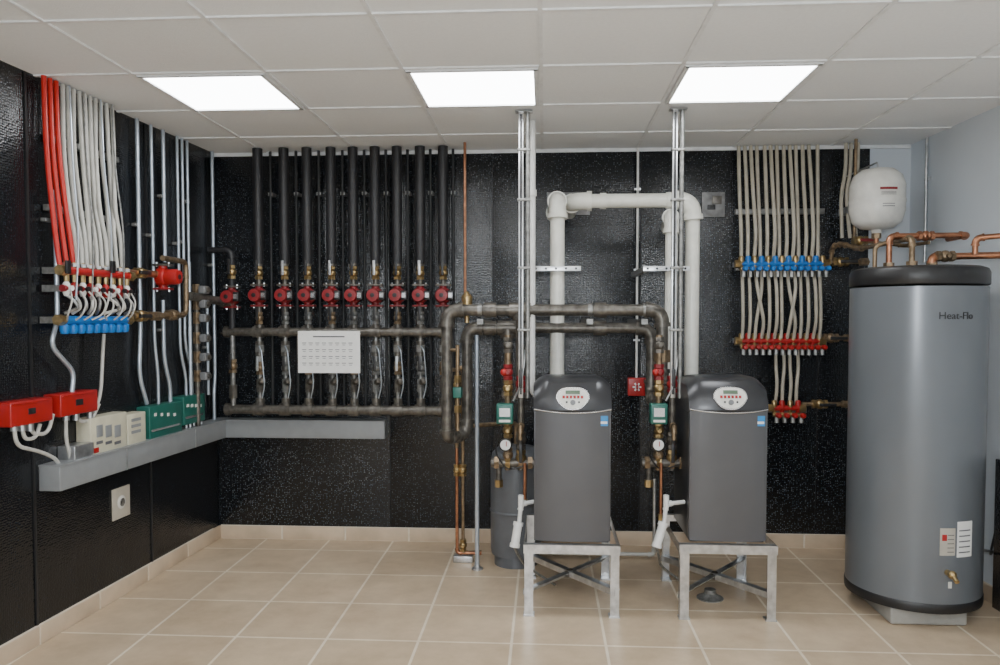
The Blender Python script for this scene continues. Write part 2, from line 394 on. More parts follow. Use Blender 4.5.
s=M("conduit_fitting_box"); A,B,z0,z1=lbox(s,75,94,444,462,0.09,galv,bev=0.004); c=(A+B)/2-nL*0.045
s.cyl((c.x,c.y,z0),(c.x,c.y,ZT),0.02,galv); s.done()
for pts in([(14,424),(16,446),(42,452),(58,460),(62,476)],[(22,424),(24,440),(36,438),(40,424)],[(30,424),(33,434),(48,434),(53,414)],[(66,414),(66,440),(70,456),(72,472)],[(90,414),(98,404),(101,390),(103,350),(104,334)],[(76,414),(80,422),(92,420),(99,404)]):
    s=M("flexible_conduit"); s.tube([L(x,y,0.06) for x,y in pts],0.0085,whx,10,0.09)
    s.cyl(L(*pts[0],0.06)+V((0,0,0.01)),L(*pts[0],0.06)-V((0,0,0.03)),0.015,galv); s.done()
def con(pts,r=0.0115,o=0.03,m=conduit,top=True,name="electrical_conduit"):
    s=M(name); P=[L(x,y,o) for x,y in pts]
    for i in range(1,len(pts)):
        if pts[i][0]==pts[i-1][0]: P[i]=V((P[i-1].x,P[i-1].y,P[i].z))
    if top: P[0].z=CEIL-0.003
    s.tube(P,r,m,12,0.08)
    zc=(P[0].z+P[1].z)/2; s.box(V((P[0].x,P[0].y,zc))-nL*(o-0.015),(0.028,0.05,0.018),galvd,bev=0.003,rot=RL)
    return s.done()
con([(137,130),(137,330),(139,375),(147,404)])
con([(151,135),(151,345),(158,372),(158,404)],r=0.009)
con([(163,140),(163,262)])
con([(163,300),(163,360),(170,385),(170,403)],top=False)
con([(177,148),(177,350),(186,378),(186,396)],r=0.009)
con([(182,148),(182,345),(192,372),(192,396)],r=0.009)
con([(187,149),(187,262)],r=0.009)
con([(212,158),(212,378),(214,392),(214,420)])
con([(207,300),(207,395)],top=False,r=0.010)
con([(53,190),(56,250),(56,322),(50,345),(74,372),(72,392)],top=False,r=0.011,o=0.05)
s=M("zone_valve_column"); A,B=lvert(197,285,400,0.08); B.z=ZT; s.cyl(A,B,0.014,iron)
A2,B2=lvert(190,262,395,0.06); s.cyl(A2,B2,0.011,conduit)
for py in(290,304,318,338,357,376):
    p=L(197,py,0.08); p=V((A.x,A.y,p.z)); s.cyl(p,p+nL*0.03,0.016,bronze); q=p+nL*0.05
    s.box(q,(0.045,0.06,0.05),valveg,bev=0.008,rot=RL); s.cyl(q+nL*0.02,q+nL*0.035,0.016,iron); s.hex(p-V((0,0,0.035)),p+V((0,0,0.035)),0.022,bronze)
    s.cyl(p,p-dL*0.06,0.010,galv); s.hex(p-dL*0.03,p-dL*0.045,0.018,galvd)
s.done()
p=L(163,277,0.13); pump(p,redb,fd=nL)
s=M("manifold_feed_pipe")
pa=L(128,272,0.10); s.pipe([pa,L(150,274,0.10),V((p.x,p.y,pa.z+0.0))],0.015,copper)
valve(s,L(140,273,0.10),dL,0.02,brass,blk,nL)
s.tube([L(128,316,0.10),L(186,315,0.10),L(186,262,0.10),V((p.x,p.y,L(186,262,0.1).z))],0.016,bronze,12,0.05)
valve(s,L(140,316,0.10),dL,0.022,brass,blk,nL); valve(s,L(172,315,0.10),dL,0.022,bronze,None,nL)
s.hex(L(150,316,.1),L(160,316,.1),0.026,bronze)
for x,y in((150,274),(186,315)):
    q=L(x,y,0.10); s.cyl(q,q-nL*0.098,0.01,galv,seg=8)
s.done()
s=M("red_pex_tubing")
for i,(x0,x1) in enumerate(((44,54),(50,61),(56,68))):
    a0=L(x0,90,0.05); a0.z=CEIL-0.002; s.tube([a0,L(x0+2,150,0.06),L(x1,225,0.08),L(x1+6,268,0.11)],0.0115,redx,12,0.3)
s.done()
s=M("white_pex_tubing")
for i in range(10):
    j1=random.uniform(-1.8,1.8); j2=random.uniform(-2.2,2.2)
    x0=63+i*5.4; x1=77+i*5.0; a0=L(x0,100,0.05); a0.z=CEIL-0.002
    s.tube([a0,L(x0+1+j1,150,0.055+0.012*(i%2)),L(x1-6+j2,210,0.085-0.012*(i%3)),L(x1-2-j2*.5,240,0.10),L(x1,268,0.12)],0.0108,whx,12,0.25)
for i,xx in enumerate((70,84,101,112)):
    a0=L(xx,110,0.07); a0.z=CEIL-0.004; s.tube([a0,L(xx+3,170,0.09),L(xx+9+i,230,0.11),L(xx+6+i*2,300,0.16)],0.004,galvd if i%2 else conduit,8,0.2)
s.done()
s=M("tubing_support_strut")
for y in(135,205): 
    A=L(46,y+2,0.022); B=L(116,y+(12 if y<200 else 5),0.022); B.z=A.z; c=(A+B)/2; s.box(c,(0.034,(A-B).length,0.028),galvd,bev=0.003,rot=RL)
s.done()
s=M("radiant_manifold"); 
A=L(62,270,0.12); B=L(130,273,0.12); B.z=A.z; s.cyl(A,B,0.019,redb); 
A2=L(62,288,0.13); B2=L(130,291,0.13); B2.z=A2.z; s.cyl(A2,B2,0.016,redp)
A3=L(60,320,0.12); B3=L(128,320,0.12); B3.z=A3.z; s.cyl(A3,B3,0.019,blue)
n=9
for i in range(n):
    u=(i+.5)/n; p=A.lerp(B,u); s.cyl(p-V((0,0,.05)),p+V((0,0,0.04)),0.012,brass,seg=8); s.hex(p+V((0,0,.02)),p+V((0,0,.035)),0.018,galv)
    q=A2.lerp(B2,u); s.lathe(q,(0,0,-1),[(0.010,-0.03),(0.016,-0.02),(0.016,0.02),(0.01,0.035)],redb if i%2 else wht,12); s.lathe(q+nL*0.02,nL,[(0.012,0),(0.012,0.012),(0,0.013)],blk if i%3 else paper,10)
    r_=A3.lerp(B3,u); sh=random.uniform(-0.07,0.07)
    s.tube([q-V((0,0,0.03)),q-V((0,0,0.06))+nL*0.03+dL*sh*.6,q-V((0,0,0.09))+nL*0.04+dL*sh,r_+V((0,0,0.03))],0.0075,whx if i%2 else galvd,8,0.06)
    s.tube([q+nL*0.02,q+nL*0.07+dL*(0.03-sh)-V((0,0,0.06)),q+nL*0.06+dL*(0.05-sh)-V((0,0,0.12)),r_+nL*0.03+dL*0.02],0.004,whx,6,0.05)
    s.lathe(r_-V((0,0,0.018)),(0,0,-1),[(0.012,0),(0.021,0.008),(0.021,0.03),(0.016,0.045),(0,0.046)],blue,12)
for PA in(A,A2,A3):
    for u in(0.06,0.94):
        q=PA+ (B-A)*u; s.box(q-nL*0.058,(0.115,0.02,0.03),galvd,rot=RL)
for Pq in(A3,B3,A,B): s.hex(Pq-dL*0.02,Pq+dL*0.02,0.026,brass)
s.box(L(113,267,0.16),(0.012,0.03,0.06),blk,bev=0.003,rot=RL); s.box(L(68,267,0.16),(0.012,0.03,0.06),blk,bev=0.003,rot=RL)
s.done()
s=M("wall_outlet"); lbox(s,113,130,487,518,0.008,mat("outlet_plate",(0.5,0.46,0.38),0.5),bev=0.003)
p=L(121.5,502,0.008); s.lathe(p,nL,[(0.036,-0.004),(0.036,0.002),(0.030,0.005),(0.0,0.005)],wht,20); s.lathe(p+nL*0.004,nL,[(0.022,0),(0.022,0.003),(0,0.003)],galvd,20)
for q in(-1,1): s.box(p+dL*0.010*q+nL*0.007,(0.003,0.003,0.014),blk,rot=RL)
s.done()

# ---------------------------------------------------------------- boilers
def boiler(pxl,pxr):
    Yf=3.82; dep=0.5
    x0=W(pxl,470,Yf).x; x1=W(pxr,470,Yf).x; cx=(x0+x1)/2; w=x1-x0
    zb=Z(544,(pxl+pxr)/2,Yf); zs=Z(411,(pxl+pxr)/2,Yf); zt=Z(376,(pxl+pxr)/2,Yf+0.12)
    s=M("condensing_boiler")
    s.box((cx,Yf+dep/2+0.015,(zb+zs)/2+0.01),(w-0.012,dep-0.03,zs-zb+0.02),boild,bev=0.006)
    n=12; vs=[];fs=[]
    for j,z in enumerate((zb+0.012,zb+0.02,zs+0.01)):
        for i in range(n+1):
            u=i/n*2-1; vs.append(V((cx+u*w/2,Yf+0.022*(abs(u)**3),z)))
    for j in range(2):
        for i in range(n): k=j*(n+1)+i; fs.append([k,k+1,k+n+2,k+n+1])
    s.add(vs,fs,boil)
    for q in(-1,1): s.box((cx+q*(w/2-0.003),Yf+0.04,(zb+zs)/2+0.01),(0.006,0.045,zs-zb),boil,bev=0.002)
    prof=[(0.0,zs-0.012),(-0.012,zs+0.004),(-0.010,zs+0.03),(0.006,zs+0.075),(0.035,zt-0.028),(0.075,zt-0.008),(0.13,zt),(dep*0.6,zt-0.004),(dep-0.05,zt-0.02),(dep,zt-0.06),(dep,zs-0.012)]
    m=18; vs=[];fs=[]
    for i in range(m+1):
        u=i/m*2-1; au=abs(u)
        for (y,z) in prof:
            k=(z-zs)/(zt-zs); drop=0.045*(max(0,au-0.62)/0.38)**2*max(0,k)
            fwd=0.03*(au**2)*(1 if y<0.08 else 0)
            vs.append(V((cx+u*(w/2+0.004),Yf+y+fwd,z-drop)))
    P_=len(prof)
    for i in range(m):
        for j in range(P_): a_=i*P_+j; b_=i*P_+(j+1)%P_; fs.append([a_,b_,b_+P_,a_+P_])
    fs.append(list(range(P_))); fs.append([m*P_+j for j in range(P_)][::-1]); s.add(vs,fs,boild)
    s.tube([(cx-w/2,Yf+0.012,zs+0.006),(cx-w*0.3,Yf-0.012,zs-0.004),(cx,Yf-0.018,zs-0.010),(cx+w*0.3,Yf-0.012,zs-0.004),(cx+w/2,Yf+0.012,zs+0.006)],0.0035,silver,8,0.06)
    tilt=Matrix.Rotation(math.radians(-20),3,'X'); c=V((cx,Yf-0.012,zs+0.062))
    def plate(sx,sz,y,m_,off=(0,0)):
        vs=[];N_=28
        for yy in(0,0.008):
            for k in range(N_):
                a_=2*math.pi*k/N_; X_=math.copysign(abs(math.cos(a_))**0.7,math.cos(a_))*sx; Z_=math.copysign(abs(math.sin(a_))**0.8,math.sin(a_))*sz
                if Z_<0: X_*=1-0.35*(abs(Z_)/sz)
                vs.append(c+tilt@V((X_+off[0],y+yy,Z_+off[1])))
        s.add(vs,[list(range(N_)),[N_+k for k in range(N_)]]+[[k,(k+1)%N_,N_+(k+1)%N_,N_+k] for k in range(N_)],m_)
    plate(0.082,0.058,-0.006,silver); plate(0.076,0.052,-0.010,wht)
    s.box(c+tilt@V((0,-0.012,0.030)),(0.07,0.004,0.018),mat("lcd_green",(0.10,0.16,0.10),0.3),rot=tilt,bev=0.001)
    for q in range(6): s.box(c+tilt@V((-0.045+q*0.018,-0.012,0.006)),(0.012,0.003,0.014),redb,rot=tilt,bev=0.001)
    s.lathe(c+tilt@V((0,-0.010,-0.022)),tilt@V((0,-1,0)),[(0.013,0),(0.013,0.006),(0,0.007)],valveg,14)
    for q in(-1,1): s.lathe(c+tilt@V((q*0.030,-0.010,-0.020)),tilt@V((0,-1,0)),[(0.005,0),(0.005,0.004),(0,0.005)],blk,10)
    s.box((x1-0.035,Yf-0.001+0.012,zs-0.05),(0.04,0.004,0.05),mat("label_blue",(0.02,0.25,0.6),0.4)); s.box((x1-0.035,Yf+0.009,zs-0.058),(0.032,0.002,0.012),paper)
    s.done()
    st=M("boiler_stand"); zt2=zb-0.002; X0=x0-0.045; X1=x1+0.04; Y0=Yf-0.02; Y1=Yf+dep+0.08
    t=0.004; wl=0.042
    for X_ in(X0,X1):
        sx=1 if X_==X0 else -1
        for Y_ in(Y0,Y1):
            sy=1 if Y_==Y0 else -1
            st.box((X_+sx*wl/2,Y_,zt2/2),(wl,t,zt2-0.001),galv); st.box((X_,Y_+sy*wl/2,zt2/2),(t,wl,zt2-0.001),galv)
            st.box((X_+sx*wl/2,Y_+sy*wl/2,0.004),(wl*1.3,wl*1.3,0.008),galv)
    for Y_ in(Y0,Y1):
        e=-0.0045 if Y_==Y0 else 0.0045
        st.box(((X0+X1)/2,Y_+e,zt2-0.021),(X1-X0+0.012,t,0.042),galv); st.box(((X0+X1)/2,Y_+e-(0.016 if e>0 else -0.016),zt2+0.001),(X1-X0,0.036,0.003),galv)
    for X_ in(X0,X1):
        e=-0.0045 if X_==X0 else 0.0045
        st.box((X_+e,(Y0+Y1)/2,zt2-0.021),(t,Y1-Y0-0.006,0.042),galv)
    zl=0.13
    for (pA,pB,dz) in(((X0,Y0),(X1,Y1),0),((X1,Y0),(X0,Y1),0.008)):
        A_=V((*pA,zl+dz)); B_=V((*pB,zl+dz)); d=B_-A_; an=math.atan2(d.y,d.x); rr=Matrix.Rotation(an,3,'Z')
        st.box((A_+B_)/2,(d.length-0.02,0.036,t),galv,rot=rr); st.box((A_+B_)/2+rr@V((0,0.018,-0.014)),(d.length-0.02,t,0.03),galv,rot=rr)
    cm=V(((X0+X1)/2,(Y0+Y1)/2,zl)); st.lathe(cm-V((0,0,0.02)),(0,0,1),[(0.03,0),(0.03,0.02),(0.012,0.035),(0.0,0.036)],iron,12)
    st.done()
    return x0,x1,zb,zs,zt,Yf,dep
B1=boiler(534,611); B2=boiler(690,768)

def sidegroup(px,bx0,zs,extra):
    Y=4.10
    X=W(px,250,Y).x
    s=M("hanger_strut"); z0=Z(398,px,Y)
    s.box((X+0.0,Y,(CEIL+z0)/2-0.001),(0.026,0.02,CEIL-z0-0.004),galv,bev=0.002); s.box((X,Y-0.0105,(CEIL+z0)/2),(0.012,0.002,CEIL-z0-0.04),blk)
    s.cyl((X+0.036,Y,CEIL-0.002),(X+0.036,Y,z0),0.012,galvd); s.box((X+0.015,Y,CEIL-0.006),(0.09,0.05,0.006),galv)
    for py in(150,200,268,330): s.box((X+0.015,Y-0.002,Z(py,px,Y)),(0.07,0.026,0.014),galvd,bev=0.003)
    s.done()
    s=M("boiler_trim_piping"); Yg=4.12; xg=X-0.07
    def P(x,py): return V((x,Yg,Z(py,px,Yg)))
    s.cyl(P(xg,335),P(xg,470),0.017,bronze)
    s.cyl(P(X,380),P(X,470),0.018,iron)
    for py,m_ in((345,iron),(372,redp),(388,brass),(430,brass),(455,bronze)): valve(s,P(xg,py),(0,0,1),0.019,m_,None)
    for py,m_ in((384,redp),(440,iron),(458,brass)): valve(s,P(X,py),(0,0,1),0.02,m_,blk)
    s.ball(P(xg-0.02,372)+V((0,-0.03,0)),0.02,redb)
    zc=Z(463,px,Yg); s.cyl((xg-0.09,Yg,zc),(bx0+0.01,Yg,zc),0.024,iron)
    for dx in(-0.06,0.0,0.07,0.12): s.hex((xg+dx-0.012,Yg,zc),(xg+dx+0.012,Yg,zc),0.036,bronze if dx else brass)
    s.cyl((xg-0.05,Yg,zc+0.01),(xg-0.05,Yg,Z(487,px,Yg)),0.016,iron); s.hex((xg-0.05,Yg,Z(480,px,Yg)),(xg-0.05,Yg,Z(487,px,Yg)),0.024,brass)
    g=P(xg-0.01,443)+V((0,-0.05,0)); s.cyl(P(xg-0.01,443),g,0.008,brass); s.lathe(g,(0,-1,0),[(0.034,0),(0.034,0.022),(0.029,0.024),(0.029,0.02),(0,0.02)],blk,20); s.lathe(g+V((0,-0.021,0)),(0,-1,0),[(0.028,0),(0,0.001)],paper,20)
    s.box(g+V((0.005,-0.024,0.006)),(0.004,0.002,0.026),redb)
    s.pipe([P(X,425),P(X,425)+V((0.0,-0.07,0)),P(X,425)+V((0.0,-0.07,-0.07))],0.013,bronze)
    s.tube([P(xg,400)+V((0.03,-0.05,0)),P(xg,385)+V((0.07,-0.05,0)),P(X,360)+V((0.02,-0.03,0)),P(X,350)+V((0.02,0,0))],0.005,galv,8,0.05)
    s.tube([P(xg,425)+V((-0.03,-0.06,0)),P(xg,450)+V((-0.07,-0.06,0)),P(xg,470)+V((0,-0.04,0)),P(X,462)+V((0.06,-0.02,0))],0.004,blk,8,0.05)
    s.done()
    s=M("flow_switch_box"); c=P(xg-0.012,412)+V((0,-0.07,0)); s.box(c,(0.088,0.07,0.105),green,bev=0.006); s.box(c+V((0,-0.036,0.01)),(0.055,0.003,0.045),silver); s.box(c+V((0,-0.037,-0.035)),(0.06,0.003,0.012),wht)
    s.cyl(c,P(xg,412),0.015,brass); s.done()
    return X,xg
S1=sidegroup(521,B1[0],B1[3],0); S2=sidegroup(674,B2[0],B2[3],0)
YA=4.30; YB2=4.42
s=M("boiler_header_piping")
H=W
zA=Z(310,550,YA); zB=Z(328,550,YB2); zu=Z(437,458,YA)
xA0=H(447,360,YA).x; xA1=H(662,345,YA).x; xB0=H(467,380,YB2).x; xB1=H(655,345,YB2).x
s.pipe([(xA0,YA,zu+0.03),(xA0,YA,zA),(xA1,YA,zA),(xA1,YA,Z(385,660,YA)),(xA1,YA-0.14,Z(392,660,YA))],0.032,iron,bend=0.075)
s.pipe([(xA0,YA,zu+0.05),(xA0,YA,zu),(xB0,YB2,zu),(xB0,YB2,zB),(xB1-0.02,YB2,zB),(xB1-0.02,YB2,Z(395,655,YB2)),(xB1-0.02,YB2-0.2,Z(400,655,YB2))],0.030,iron,bend=0.07)
xt=H(520,310,YA).x
for X_,Y_,z_ in((xt,YA,zA),(H(508,327,YB2).x,YB2,zB)):
    s.cyl((X_-0.06,Y_,z_),(X_+0.06,Y_,z_),0.043,iron); s.cyl((X_,Y_,z_),(X_,Y_,z_-0.06),0.043,iron); s.pipe([(X_,Y_,z_),(X_,Y_,Z(392,520,Y_)),(X_,Y_-0.13,Z(394,520,Y_))],0.024,iron)
for px in(490,600): 
    for Y_,z_ in((YA,zA),(YB2,zB)):
        x=H(px,310,Y_).x; s.cyl((x-0.035,Y_,z_),(x+0.035,Y_,z_),0.042,iron)
s.hex((xA1,YA,Z(350,660,YA)),(xA1,YA,Z(362,660,YA)),0.045,bronze); s.box((xA0,YA,Z(385,447,YA)),(0.03,0.03,0.05),iron)
for px in(480,590,645):
    x=H(px,310,YA).x; s.box((x,(YA+D)/2-0.003,zA-0.065),(0.035,D-YA-0.02,0.03),galvd); s.cyl((x-0.012,YA,zA),(x+0.012,YA,zA),0.037,galvd)
s.done()
s=M("air_vent"); s.lathe((xB0,YB2,zB+0.03),(0,0,1),[(0.014,0),(0.014,0.07),(0.03,0.08),(0.032,0.15),(0.02,0.165),(0.008,0.18),(0,0.181)],brass,16); s.done()
s=M("copper_riser_pipe"); t,bq=vert(465,None,300,4.8); s.cyl(t,bq,0.009,copper); s.tube([bq,(bq.x,4.8,bq.z-0.03),(bq.x,YB2+0.02,bq.z-0.08)],0.009,copper,12,0.03); s.done()
s=M("copper_drain_pipes")
for px,m_ in((457,copper),(463,bronze)):
    Yc=4.62; x=W(px,500,Yc).x; z0=Z(448,px,Yc)
    s.pipe([(x,Yc,z0),(x,Yc,0.06),(x+(0.15 if px==457 else 0.11),Yc+0.03*(px==463),0.06)],0.010,m_); valve(s,(x,Yc,Z(470,px,Yc)),(0,0,1),0.016,brass,None); valve(s,(x,Yc,Z(385 if px==457 else 545,px,Yc)),(0,0,1),0.016,brass,None)
    s.cyl((x,Yc,z0),(x,Yc,Z(370,px,Yc)),0.012,bronze); s.pipe([(x,Yc,Z(370,px,Yc)),(x,YA if px==457 else YB2,Z(366,px,Yc)),(xA0 if px==457 else xB0,YA if px==457 else YB2,Z(366,px,Yc))],0.012,bronze)
s.box((x,4.64,0.02),(0.12,0.06,0.04),galv,bev=0.004); s.done()
s=M("balancing_valve"); x=W(458,395,4.28).x; s.box((x,4.26,Z(392,458,4.28)),(0.05,0.05,0.06),green,bev=0.006); s.cyl((x,4.26,Z(345,458,4.28)),(x,4.26,Z(430,458,4.28)),0.011,bronze); s.hex((x,4.26,Z(375,458,4.28)),(x,4.26,Z(382,458,4.28)),0.022,brass); s.hex((x,4.26,Z(405,458,4.28)),(x,4.26,Z(412,458,4.28)),0.022,brass)
s.cyl((x,4.26,Z(350,458,4.28)),(xA0,YA,Z(350,458,4.28)),0.01,bronze); s.done()
s=M("steel_drain_pipe"); x=W(477,430,4.5).x; s.cyl((x,4.5,0.0),(x,4.5,Z(335,477,4.5)),0.013,conduit); s.lathe((x,4.5,0),(0,0,1),[(0.035,0),(0.035,0.008),(0.018,0.02),(0.016,0.03)],galv,14); s.done()
s=M("expansion_tank"); cx=W(516,500,4.64).x; zt=Z(444,516,4.64); r=0.155
s.lathe((cx,4.64,0),(0,0,1),[(r*0.85,0),(r*0.85,0.06),(r*0.95,0.065),(r,0.10),(r,zt-0.1),(r*0.93,zt-0.05),(r*0.7,zt-0.015),(r*0.3,zt),(0.02,zt+0.003)],exg,32)
s.lathe((cx,4.64,0.32),(0,0,1),[(r+0.001,0),(r+0.004,0.004),(r+0.004,0.014),(r+0.001,0.018)],exg,32)
s.cyl((cx,4.64,zt-0.01),(cx,4.64,zt+0.1),0.014,bronze); s.tube([(cx,4.64,zt+0.08),(cx,4.64,zt+0.13),(xB0+0.02,4.5,zt+0.13)],0.013,bronze,12,0.03)
s.done()
YV=4.55
s=M("pvc_vent_pipe")
x1=W(557,290,YV).x; zv=Z(201,600,YV); rp=0.041
s.pipe([(x1,YV-0.1,Z(378,557,YV-0.1)-0.02),(x1,YV-0.1,zv),(x1,D-0.013,zv)],rp,pvc,seg=24,bend=0.09); s.cyl((x1,D-0.022,zv),(x1,D-0.013,zv),rp*1.6,pvc,seg=24)
s.done()
s=M("pvc_vent_pipe")
x2=W(692,290,YV).x; x3=W(567,200,YV).x
s.pipe([(x2,YV,Z(380,692,YV)-0.02),(x2,YV,zv),(x3+0.03,YV,zv),(x3+0.03,D-0.013,zv)],rp,pvc,seg=24,bend=0.09)
s.cyl((W(600,200,YV).x,YV,zv),(W(606,200,YV).x,YV,zv),rp*1.15,pvc,seg=24); s.cyl((W(666,200,YV).x,YV,zv),(W(672,200,YV).x,YV,zv),rp*1.15,pvc,seg=24)
s.done()
s=M("pvc_intake_pipe")
x4=W(671,290,YV-0.1).x; s.pipe([(x4,YV-0.1,Z(380,671,YV-0.1)),(x4,YV-0.1,zv-0.1),(x4+0.06,D-0.013,zv-0.1)],rp*0.85,pvc,seg=24,bend=0.08); s.done()
s=M("pvc_condensate_riser"); t,bq=vert(532,None,380,4.30); s.cyl(t,bq,0.019,pvcg,seg=16); s.cyl((bq.x,4.3,Z(190,532,4.3)),(bq.x,4.3,Z(196,532,4.3)),0.025,pvcg); 
s.tube([bq,(bq.x,4.3,bq.z-0.06),(B1[0]+0.04,4.3,bq.z-0.12)],0.019,pvcg,12,0.03); s.done()
for a_,b_,c_,d_ in((547,590,192,215),(702,725,192,217)):
    s=M("wall_vent_plate"); bbox(s,a_,b_,c_,d_,D-0.022,0.010,mat("plate_grey",(0.20,0.20,0.20),0.5,0.4,0.5,12),bev=0.002)
    if a_>600:
        p=W(717,200,D-0.03); s.box(p,(0.06,0.01,0.05),iron,bev=0.002); s.box(p+V((-0.035,0,-0.045)),(0.05,0.01,0.03),blk,bev=0.002)
    s.done()
for x0,x1 in((531,581),(643,690)):
    s=M("pipe_support_bar"); X0_,X1_,z0,z1=bbox(s,x0,x1,266,271,YV-0.16,0.02,galv,bev=0.001)
    for u in(0.1,0.3,0.5,0.7,0.9): s.cyl((X0_+(X1_-X0_)*u,YV-0.162,(z0+z1)/2),(X0_+(X1_-X0_)*u,YV-0.158,(z0+z1)/2),0.007,blk,seg=8)
    s.box((X0_+0.02,(YV-0.14+D)/2-0.008,(z0+z1)/2),(0.03,D-YV+0.11,0.03),galvd)
    xx=W((x0+x1)/2+(1 if x0<600 else 5),268,YV-0.1).x; s.cyl((xx,YV-0.1,(z0+z1)/2-0.012),(xx,YV-0.1,(z0+z1)/2+0.012),rp*1.08,galvd,seg=20)
    s.done()
s=M("emergency_shutoff_switch"); x0,x1,z0,z1=bbox(s,628,646,378,396,D-0.075,0.062,redb,bev=0.006); cx=(x0+x1)/2; cz=(z0+z1)/2
for k in range(3):
    s.box((cx,D-0.076,cz),(0.055,0.003,0.010),paper,rot=Matrix.Rotation(k*math.pi/3,3,'Y'))
s.box((cx,D-0.08,cz),(0.014,0.012,0.03),redb,bev=0.002); zz=z1; s.done()
s=M("electrical_conduit"); s.cyl((cx,D-0.04,CEIL-0.002),(cx,D-0.04,zz-0.005),0.008,pvcg,seg=12)
for py in(190,270,340): s.box((cx,D-0.028,Z(py,636,D)),(0.04,0.028,0.012),galv)
s.done()
for (px,bx) in((517,B1[0]),(662,B2[0])):
    s=M("condensate_neutralizer"); Yn=3.90; x=W(px,520,Yn).x
    zt=Z(500,px,Yn); lean=0.012 if px<600 else 0.03
    s.pipe([(bx-0.004,Yn+0.05,zt-0.02),(x+0.02,Yn,zt-0.02),(x+0.01,Yn,Z(526,px,Yn))],0.011,pvcg)
    s.cyl((x+0.02,Yn,zt-0.03),(x+0.02,Yn,zt+0.025),0.015,pvcg)
    A_=V((x+0.008,Yn,Z(522,px,Yn))); B_=V((x-lean,Yn-0.02,Z(546,px,Yn)))
    s.cyl(A_,B_,0.022,pvcg,seg=20); s.cyl(A_,A_.lerp(B_,0.15),0.026,pvcg,seg=20); s.cyl(A_.lerp(B_,0.85),B_,0.026,pvcg,seg=20)
    s.tube([B_,B_+V((0.02,0.05,-0.06)),B_+V((0.05,0.2,-0.16)),V((x+0.2,4.2,0.02))],0.007,galvd,10,0.06)
    s.done()
for px,pe in((525,505),(661,520)):
    s=M("gas_branch_pipe"); x=W(px,485,4.05).x; s.cyl((x,4.05,Z(463,px,4.05)),(x,4.05,Z(pe,px,4.05)),0.009,copper); s.hex((x,4.05,Z(pe-6,px,4.05)),(x,4.05,Z(pe,px,4.05)),0.014,brass); s.done()
s=M("floor_drain_line"); xx=W(655,560,4.7).x; s.pipe([(W(480,560,4.7).x+0.36,4.75,0.03),(xx,4.75,0.03),(xx,4.75,0.12)],0.012,whx); s.pipe([(xx,4.75,0.12),(xx,4.75,0.5)],0.01,galv); s.done()
s=M("floor_drain"); s.lathe((W(710,600,4.1).x,4.1,0),(0,0,1),[(0.07,0),(0.07,0.006),(0.05,0.01),(0.03,0.03),(0.03,0.05),(0.0,0.051)],galvd,20); s.done()

# ---------------------------------------------------------------- wall PEX manifold (right)
YM=4.95
s=M("beige_pex_tubing")
tops=[739,745,751,757,765,771,777,784,790,796,803,809,818]
sw=[0,1,3,2,4,5,6,8,7,9,10,11,12]
for i,px in enumerate(tops):
    jy=0.018*((i*7)%3)
    xa=W(px,150,YM+0.04).x; xb=W(741+i*6.4,262,YM).x; dx=0.003*math.sin(i*2.3)
    s.tube([(xa,YM+0.05,CEIL-0.002),(xa*0.7+xb*0.3+dx,YM+0.04-jy,2.35),(xb-dx,YM-jy,2.0),(xb,YM,Z(262,780,YM))],0.0115,bei,12,0.3)
    xc=W(741+sw[i]*6.4,335,YM).x
    s.tube([(xb,YM-0.03,Z(270,780,YM)),(xb,YM-0.05-jy,Z(288,780,YM)),(xc,YM-0.05-jy,Z(322,780,YM)),(xc,YM-0.03,Z(338,780,YM))],0.0105,bei,12,0.12)
for i in range(4):
    xa=W(776+i*7,345,YM).x; s.tube([(xa,YM,Z(345,780,YM)),(xa-0.006*(-1)**i,YM-0.02,Z(365,780,YM)),(xa+0.006*(-1)**i,YM-0.02,Z(385,780,YM)),(xa,YM,Z(405,780,YM))],0.0105,bei,12,0.08)
for x0,x1 in((846,842),(851,850),(858,856)):
    a0=W(x0,152,YM); s.tube([(a0.x,YM,CEIL-0.002),(a0.x,YM,2.4),W(x0-5,195,YM),W(x1,238,YM)],0.0115,bei,12,0.2)
s.done()
s=M("manifold_support_strut")
for py,x0,x1 in((212,735,824),(268,735,826),(343,735,826),(410,768,806)):
    A_=W(x0,py,D-0.03); B_=W(x1,py,D-0.03); s.box(((A_.x+B_.x)/2,D-0.031,A_.z),(B_.x-A_.x,0.034,0.034),galvd,bev=0.003)
s.done()
def man(px0,px1,py,m_,n,name="radiant_manifold"):
    s=M(name); Yq=YM-0.02; A_=W(px0,py,Yq); B_=W(px1,py,Yq); z=A_.z
    A_=V((A_.x,Yq,z)); B_=V((B_.x,Yq,z)); s.cyl(A_,B_,0.017,m_); A2=A_+V((0,-0.06,-0.035)); B2=B_+V((0,-0.06,-0.035)); s.cyl(A2,B2,0.014,brass)
    for i in range(n):
        u=(i+.5)/n; p=A_.lerp(B_,u); q=A2.lerp(B2,u)
        s.lathe(p+V((0,-0.0,0.015)),(0,0,1),[(0.012,-0.05),(0.018,0),(0.018,0.025),(0.012,0.035)],m_ if i%2 else brass,12)
        s.lathe(q+V((0,-0.02,0)),(0,-1,0.0),[(0.016,0),(0.017,0.03),(0.012,0.04),(0,0.041)],m_,12); s.hex(q-V((0,0,0.05)),q,0.014,galvd)
    for e in(A_,B_): s.hex(e-V((0.02,0,0)),e+V((0.02,0,0)),0.026,brass); s.box(e+V((0,0.05,0)),(0.02,0.1,0.03),galv)
    s.done()
man(738,826,264,blue,13); man(738,822,341,redb,13); man(770,802,408,redb,4)
s=M("manifold_supply_valves")
